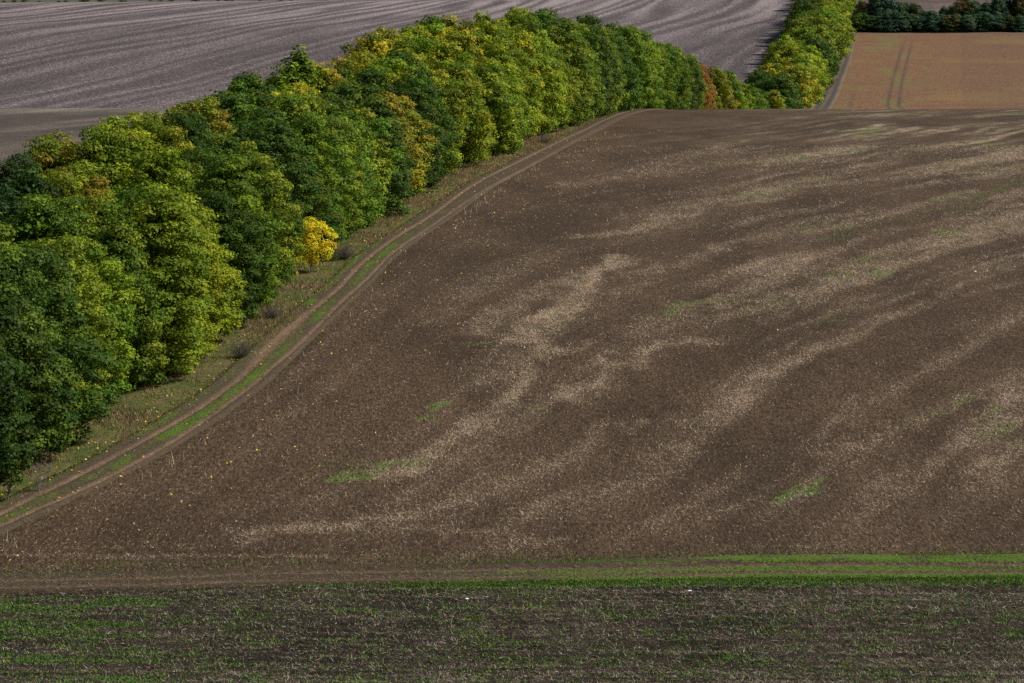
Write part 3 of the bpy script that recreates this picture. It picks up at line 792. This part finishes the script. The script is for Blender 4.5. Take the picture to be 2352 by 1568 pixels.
# ------------------------------------------------------------------ dead shrubs and weed stalks by the track
def twig_bush(name, x, y, h, nstem, mat, label, spread=.5, seed=0, r0=.03):
    rng = np.random.default_rng(seed)
    root = empty(name, (x, y, float(ground_z(x, y)) + .05))
    stems, twigs = [], []
    for i in range(nstem):
        a = rng.random() * 6.283; lean = spread * rng.random()
        p = [np.zeros(3)]
        d = np.array([math.cos(a) * lean, math.sin(a) * lean, 1.0])
        L = h * (.6 + .4 * rng.random())
        for j in range(4):
            d = d + rng.normal(size=3) * .16; d = d / np.linalg.norm(d)
            p.append(p[-1] + d * L / 4)
        stems.append(tube(p, [r0, r0 * .8, r0 * .6, r0 * .4, r0 * .15], 5))
        for j in range(9):
            t = 1 + rng.random() * 2.9; q = p[int(t)] + (p[min(int(t) + 1, 4)] - p[int(t)]) * (t % 1)
            e = unit(rng.normal(size=(1, 3)) + np.array([[0, 0, .5]]))[0] * h * (.10 + .2 * rng.random())
            m = q + e * .5 + rng.normal(size=3) * .04
            twigs.append(tube([q, m, q + e], [r0 * .4, r0 * .3, r0 * .12], 3))
            for _ in range(2):
                e2 = unit(rng.normal(size=(1, 3)) + e[None] / h * 3)[0] * h * .10
                twigs.append(tube([m, m + e2], [r0 * .25, r0 * .1], 3))
    v, f = join(stems); mesh_np("stem", v, f, mat, parent=root)
    v, f = join(twigs); mesh_np("twigs", v, f, mat, parent=root)
    tag(root, label, "bush", "dead bushes beside the hill track")
    return root
for i, (px, py, h, nst, mk, lab, sp) in enumerate([
    (90, 1135, 2.0, 5, 'twig', "pale bare dead bush on the dark grass below the leftmost trees", .6),
    (18, 1155, 1.6, 4, 'twig', "smaller bare dead bush at the left edge of the grass strip", .5),
    (790, 600, 1.9, 70, 'darktwig', "dark leafless thicket just right of the golden tree", 1.7),
    (628, 735, 1.5, 50, 'darktwig', "grey-black thicket beside the widest bare part of the track", 1.7),
    (556, 826, 1.6, 60, 'darktwig', "grey-brown thicket at the tree foot below the widest bare track", 1.7),
    (1250, 330, 1.9, 40, 'darktwig', "far dark thicket high up the verge near the crest", 1.7)]):
    x, y = pix(px, py)
    twig_bush("dead_bush", x, y, h, nst, M[mk], lab, sp, 900 + i, .03 if mk == 'twig' else .014)

# ------------------------------------------------------------------ straw, grass, seedlings, leaves: ground cover nobody could count
def blades(name, x, y, z, length, width, head, elev, tint, label, cat, rng):
    """one thin pointed leaf per point; elev 90 = upright"""
    d = np.stack([np.cos(head) * np.cos(elev), np.sin(head) * np.cos(elev), np.sin(elev)], 1)
    side = np.stack([-np.sin(head), np.cos(head), rng.normal(size=len(x)) * .3], 1)
    p = np.stack([x, y, z], 1)
    w = width[:, None] * 0.5
    v = np.empty((len(x), 3, 3))
    v[:, 0] = p - side * w; v[:, 1] = p + side * w; v[:, 2] = p + d * length[:, None]
    o = mesh_np(name, v.reshape(-1, 3), np.arange(len(x) * 3).reshape(-1, 3), M['blade'], {"tint": np.repeat(tint, 3, axis=0)})
    tag(o, label, cat, kind="stuff")
    return o

def tints(n_, cols, rng, amt=.35):
    c = np.array(cols)[rng.integers(len(cols), size=n_)]
    return np.clip(c * (1 + (rng.random((n_, 1)) - .5) * 2 * amt), 0, 1)

g = np.random.default_rng(77)
STRAWC = [(0.36, 0.29, 0.21), (0.30, 0.24, 0.175), (0.24, 0.16, 0.10), (0.14, 0.09, 0.06), (0.34, 0.30, 0.25)]
# straw on the hillside
N = 1500000
y = 119.5 + 232 * g.random(N) ** 1.25; x = (g.random(N) * 0.46 - 0.24) * y + 3
ok = (x > track_mid(y) + 2.0) & (y > bottom_track_y(x) + 1.5)
x, y = x[ok], y[ok]
m = field_straw(x, y); ok = g.random(len(x)) < 0.055 + 0.85 * m ** 1.2
x, y = x[ok], y[ok]; k = len(x)
sc = np.interp(y, [120, 350], [1.0, 1.7])
blades("straw", x, y, ground_z(x, y) + d_field(x, y) + .01, (0.10 + .22 * g.random(k)) * sc * np.clip(.5 + m[ok] * 1.2, 0, 1), (0.020 + .026 * g.random(k)) * sc, g.random(k) * 6.283, np.abs(g.normal(size=k)) * .45,
       tints(k, STRAWC, g), "pale chopped straw scattered in streaks over the brown ploughed hillside", "straw", g)
# weeds on the hillside
N = 420000
y = 122 + 230 * g.random(N); x = (g.random(N) * 0.46 - 0.24) * y + 3
ok = x > track_mid(y) + 2.0; x, y = x[ok], y[ok]
m = field_green(x, y); ok = g.random(len(x)) < np.clip(m - .08, 0, 1) ** 1.3 * .9
x, y = x[ok], y[ok]; k = len(x)
blades("weeds", x, y, ground_z(x, y), 0.08 + .16 * g.random(k), 0.05 + .05 * g.random(k), g.random(k) * 6.283, 0.5 + .8 * g.random(k),
       tints(k, [(0.07, 0.15, 0.03), (0.11, 0.18, 0.04), (0.15, 0.18, 0.05), (0.2, 0.18, 0.08)], g), "green weeds in small patches on the brown ploughed hillside", "weeds", g)
# bottom field: straw and seedlings
N = 700000
y = 101 + 19.5 * g.random(N); x = (g.random(N) - .5) * 0.42 * y
ok = y < bottom_track_y(x) - 1.3; x, y = x[ok], y[ok]
m = fg_straw(x, y); ok = g.random(len(x)) < 0.06 + 0.42 * m
x, y = x[ok], y[ok]; k = len(x)
blades("straw", x, y, ground_z(x, y) + d_bottom(x, y) + .01, 0.07 + .30 * g.random(k) ** 2.6, 0.014 + .014 * g.random(k), g.random(k) * 6.283, np.abs(g.normal(size=k)) * .35,
       tints(k, [(0.28, 0.24, 0.19), (0.18, 0.145, 0.11), (0.14, 0.10, 0.065), (0.36, 0.33, 0.28), (0.10, 0.075, 0.055)], g), "thin broken straws lying on the dark seeded field in front", "straw", g)
N = 800000
y = 101 + 20 * g.random(N); x = (g.random(N) - .5) * 0.42 * y
ok = y < bottom_track_y(x) - 1.2; x, y = x[ok], y[ok]
m = fg_green(x, y); ok = g.random(len(x)) < 0.02 + 0.55 * m ** 1.5
x, y = x[ok], y[ok]; k = len(x)
blades("seedlings", x, y, ground_z(x, y) + d_bottom(x, y), 0.05 + .10 * g.random(k), 0.04 + .045 * g.random(k), g.random(k) * 6.283, 0.3 + .9 * g.random(k),
       tints(k, [(0.050, 0.130, 0.020), (0.038, 0.100, 0.024), (0.085, 0.155, 0.028), (0.13, 0.16, 0.04), (0.08, 0.11, 0.045)], g), "low green seedlings sprouting over the dark field in front", "seedlings", g)
# straw trodden into the bottom track
k = 26000
x = (g.random(k) - .5) * 60; v = -1.9 + 5.2 * g.random(k); y = bottom_track_y(x) + v
blades("straw", x, y, ground_z(x, y) + .13, .06 + .18 * g.random(k), .016 + .016 * g.random(k), g.random(k) * 6.283, np.abs(g.normal(size=k)) * .3,
       tints(k, [(0.24, 0.19, 0.14), (0.16, 0.11, 0.07), (0.06, 0.045, 0.03), (0.05, 0.08, 0.02)], g), "bits of straw trodden into the bottom track", "straw", g)
# grass of the bottom track
N = 220000
x = (g.random(N) - .5) * 70; v = -2.2 + 6.0 * g.random(N)
y = bottom_track_y(x) + v
bank = sstep(1.0, 1.35, v) * sstep(-3, 12, x + 14 * (fbm(x / 3, v / .6, 411, 3) - .5)) * sstep(2.4, 1.9, v); mid = sstep(.42, .15, np.abs(v)) * sstep(-10, 6, x) * .6; low = sstep(-1.15, -1.5, v) * sstep(-14, 4, x) * .5
ok = g.random(N) < np.maximum(np.maximum(bank, mid), low) + .02
x, y, v = x[ok], y[ok], v[ok]; k = len(x)
hh = np.where(v > .9, .21, .10) * (0.5 + .8 * g.random(k)) * (.6 + .8 * fbm(x / 1.5, y / 1.5, 951, 2))
blades("grass", x, y, ground_z(x, y) + .05, hh, 0.03 + .03 * g.random(k), g.random(k) * 6.283, 0.8 + .7 * g.random(k),
       tints(k, [(0.050, 0.135, 0.010), (0.070, 0.165, 0.014), (0.040, 0.100, 0.010), (0.12, 0.15, 0.03)], g, .3), "bright green grass bank along the bottom track", "grass", g)
# verge grass by the trees, dry and green
N = 150000
y = 118 + 370 * g.random(N) ** 1.5; s = g.random(N)
x = BELT_R(y) - 1.5 + s * (track_mid(y) - track_half(y) - .4 - BELT_R(y) + 1.5)
dry = fbm(x / 3.0, y / 6.0, 961, 3)
ok = g.random(N) < .25 + 1.2 * np.clip(dry - .3, 0, 1)
x, y, s, dry = x[ok], y[ok], s[ok], dry[ok]; k = len(x)
isdry = (dry + .25 * (g.random(k) - .5) + .14 * sstep(160, 260, y)) > .60
hh = np.where(isdry, .18 + .38 * g.random(k), .10 + .18 * g.random(k)) * (1 - .5 * s)
sc = np.interp(y, [118, 480], [1, 2.2])
t1 = tints(k, [(0.20, 0.14, 0.07), (0.15, 0.105, 0.06), (0.11, 0.085, 0.06), (0.26, 0.19, 0.10)], g); t2 = tints(k, [(0.06, 0.13, 0.015), (0.10, 0.16, 0.02), (0.14, 0.15, 0.03)], g)
blades("dry_grass", x, y, ground_z(x, y) + .08, hh, (0.03 + .03 * g.random(k)) * sc, g.random(k) * 6.283, 0.8 + .7 * g.random(k),
       np.where(isdry[:, None], t1, t2), "tall dry grass between the trees and the hill track", "grass", g)
# short grass along the hill track
N = 130000
y = 116 + 330 * g.random(N) ** 1.4; v = (g.random(N) - .5) * 4.8
x = track_mid(y) + v; hw = track_half(y)
gg = np.maximum(np.exp(-(v / .6) ** 2), np.maximum(np.exp(-((v + 1.9) / .55) ** 2) * .9, np.exp(-((v - hw - .8) / .25) ** 2) * .3)) * (0.15 + .85 * sstep(320, 190, y)) * (.4 + .9 * fbm(x / 1.2, y / 4, 447, 3))
ok = g.random(N) < gg
x, y = x[ok], y[ok]; k = len(x)
blades("short_grass", x, y, ground_z(x, y) + .12, .05 + .10 * g.random(k), 0.03 + .03 * g.random(k), g.random(k) * 6.283, 0.5 + .9 * g.random(k),
       tints(k, [(0.05, 0.10, 0.012), (0.08, 0.13, 0.02), (0.13, 0.14, 0.03), (0.15, 0.12, 0.05)], g), "short green grass between the ruts of the hill track", "grass", g)
# standing dead stalks along the field edge
k = 500
y = 122 + 250 * g.random(k); x = track_mid(y) + 2.0 + np.abs(g.normal(size=k)) * .7
ok = fbm(x / 3, y / 7, 971, 2) > .5; x, y = x[ok], y[ok]; k = len(x)
blades("dead_stalks", x, y, ground_z(x, y), .3 + .5 * g.random(k), .03 + .02 * g.random(k), g.random(k) * 6.283, 1.1 + .45 * g.random(k), tints(k, [(0.42, 0.35, 0.25), (0.34, 0.28, 0.2)], g), "pale standing dead stalks on the field edge beside the hill track", "stalks", g)
# fallen leaves
N = 2300
y = 122 + 270 * g.random(N) ** 1.2; off = g.exponential(4.5, N) - 4.5
x = track_mid(y) + off; ok = (x > BELT_R(y) - .5) & (y > 120)
x, y = x[ok], y[ok]; k = len(x)
P = np.stack([x, y, ground_z(x, y) + .17], 1)
vv_ = leaf_quads(P, unit(g.normal(size=(k, 3)) * .5 + np.array([0, 0, 1.0])), (.08 + .08 * g.random(k)) * np.interp(y, [120, 400], [1, 1.3]), g)
o = mesh_np("fallen_leaves", vv_, np.arange(k * 4).reshape(-1, 4), M['blade'], {"tint": np.repeat(tints(k, [(0.55, 0.42, 0.06), (0.5, 0.3, 0.06), (0.45, 0.42, 0.2), (0.3, 0.16, 0.06)], g), 4, axis=0)})
tag(o, "yellow fallen leaves strewn over the hill track and field edge", "leaves", kind="stuff")

# ------------------------------------------------------------------ litter
def scrap(px, py, size, mat, label, seed):
    x, y = pix(px, py); rng = np.random.default_rng(seed)
    a = np.linspace(-.5, .5, 5); gx, gy_ = np.meshgrid(a, a)
    v = np.stack([gx.ravel() * size, gy_.ravel() * size * .7, (rng.random(25) * .35 + .12) * size], 1)
    v[:, :2] += rng.normal(size=(25, 2)) * size * .05
    o = mesh_np("litter_scrap", v, grid_faces(5, 5), mat)
    md = o.modifiers.new("thick", 'SOLIDIFY'); md.thickness = 0.01
    o.location = (x, y, float(ground_z(x, y)) + .06); o.rotation_euler = (0, 0, rng.random() * 6)
    tag(o, label, "litter", "litter on the fields")
scrap(1584, 1363, .17, M['scrap'], "pale blue scrap of plastic on the dark field below the bottom track", 1)
scrap(1072, 1383, .14, M['scrap'], "small bluish scrap on the dark field left of the larger plastic scrap", 2)
scrap(2240, 627, .22, M['paper'], "white scrap lying alone on the brown hillside at right", 3)
scrap(245, 1053, .16, M['paper'], "pale scrap on the grass strip beside the lower hill track", 4)
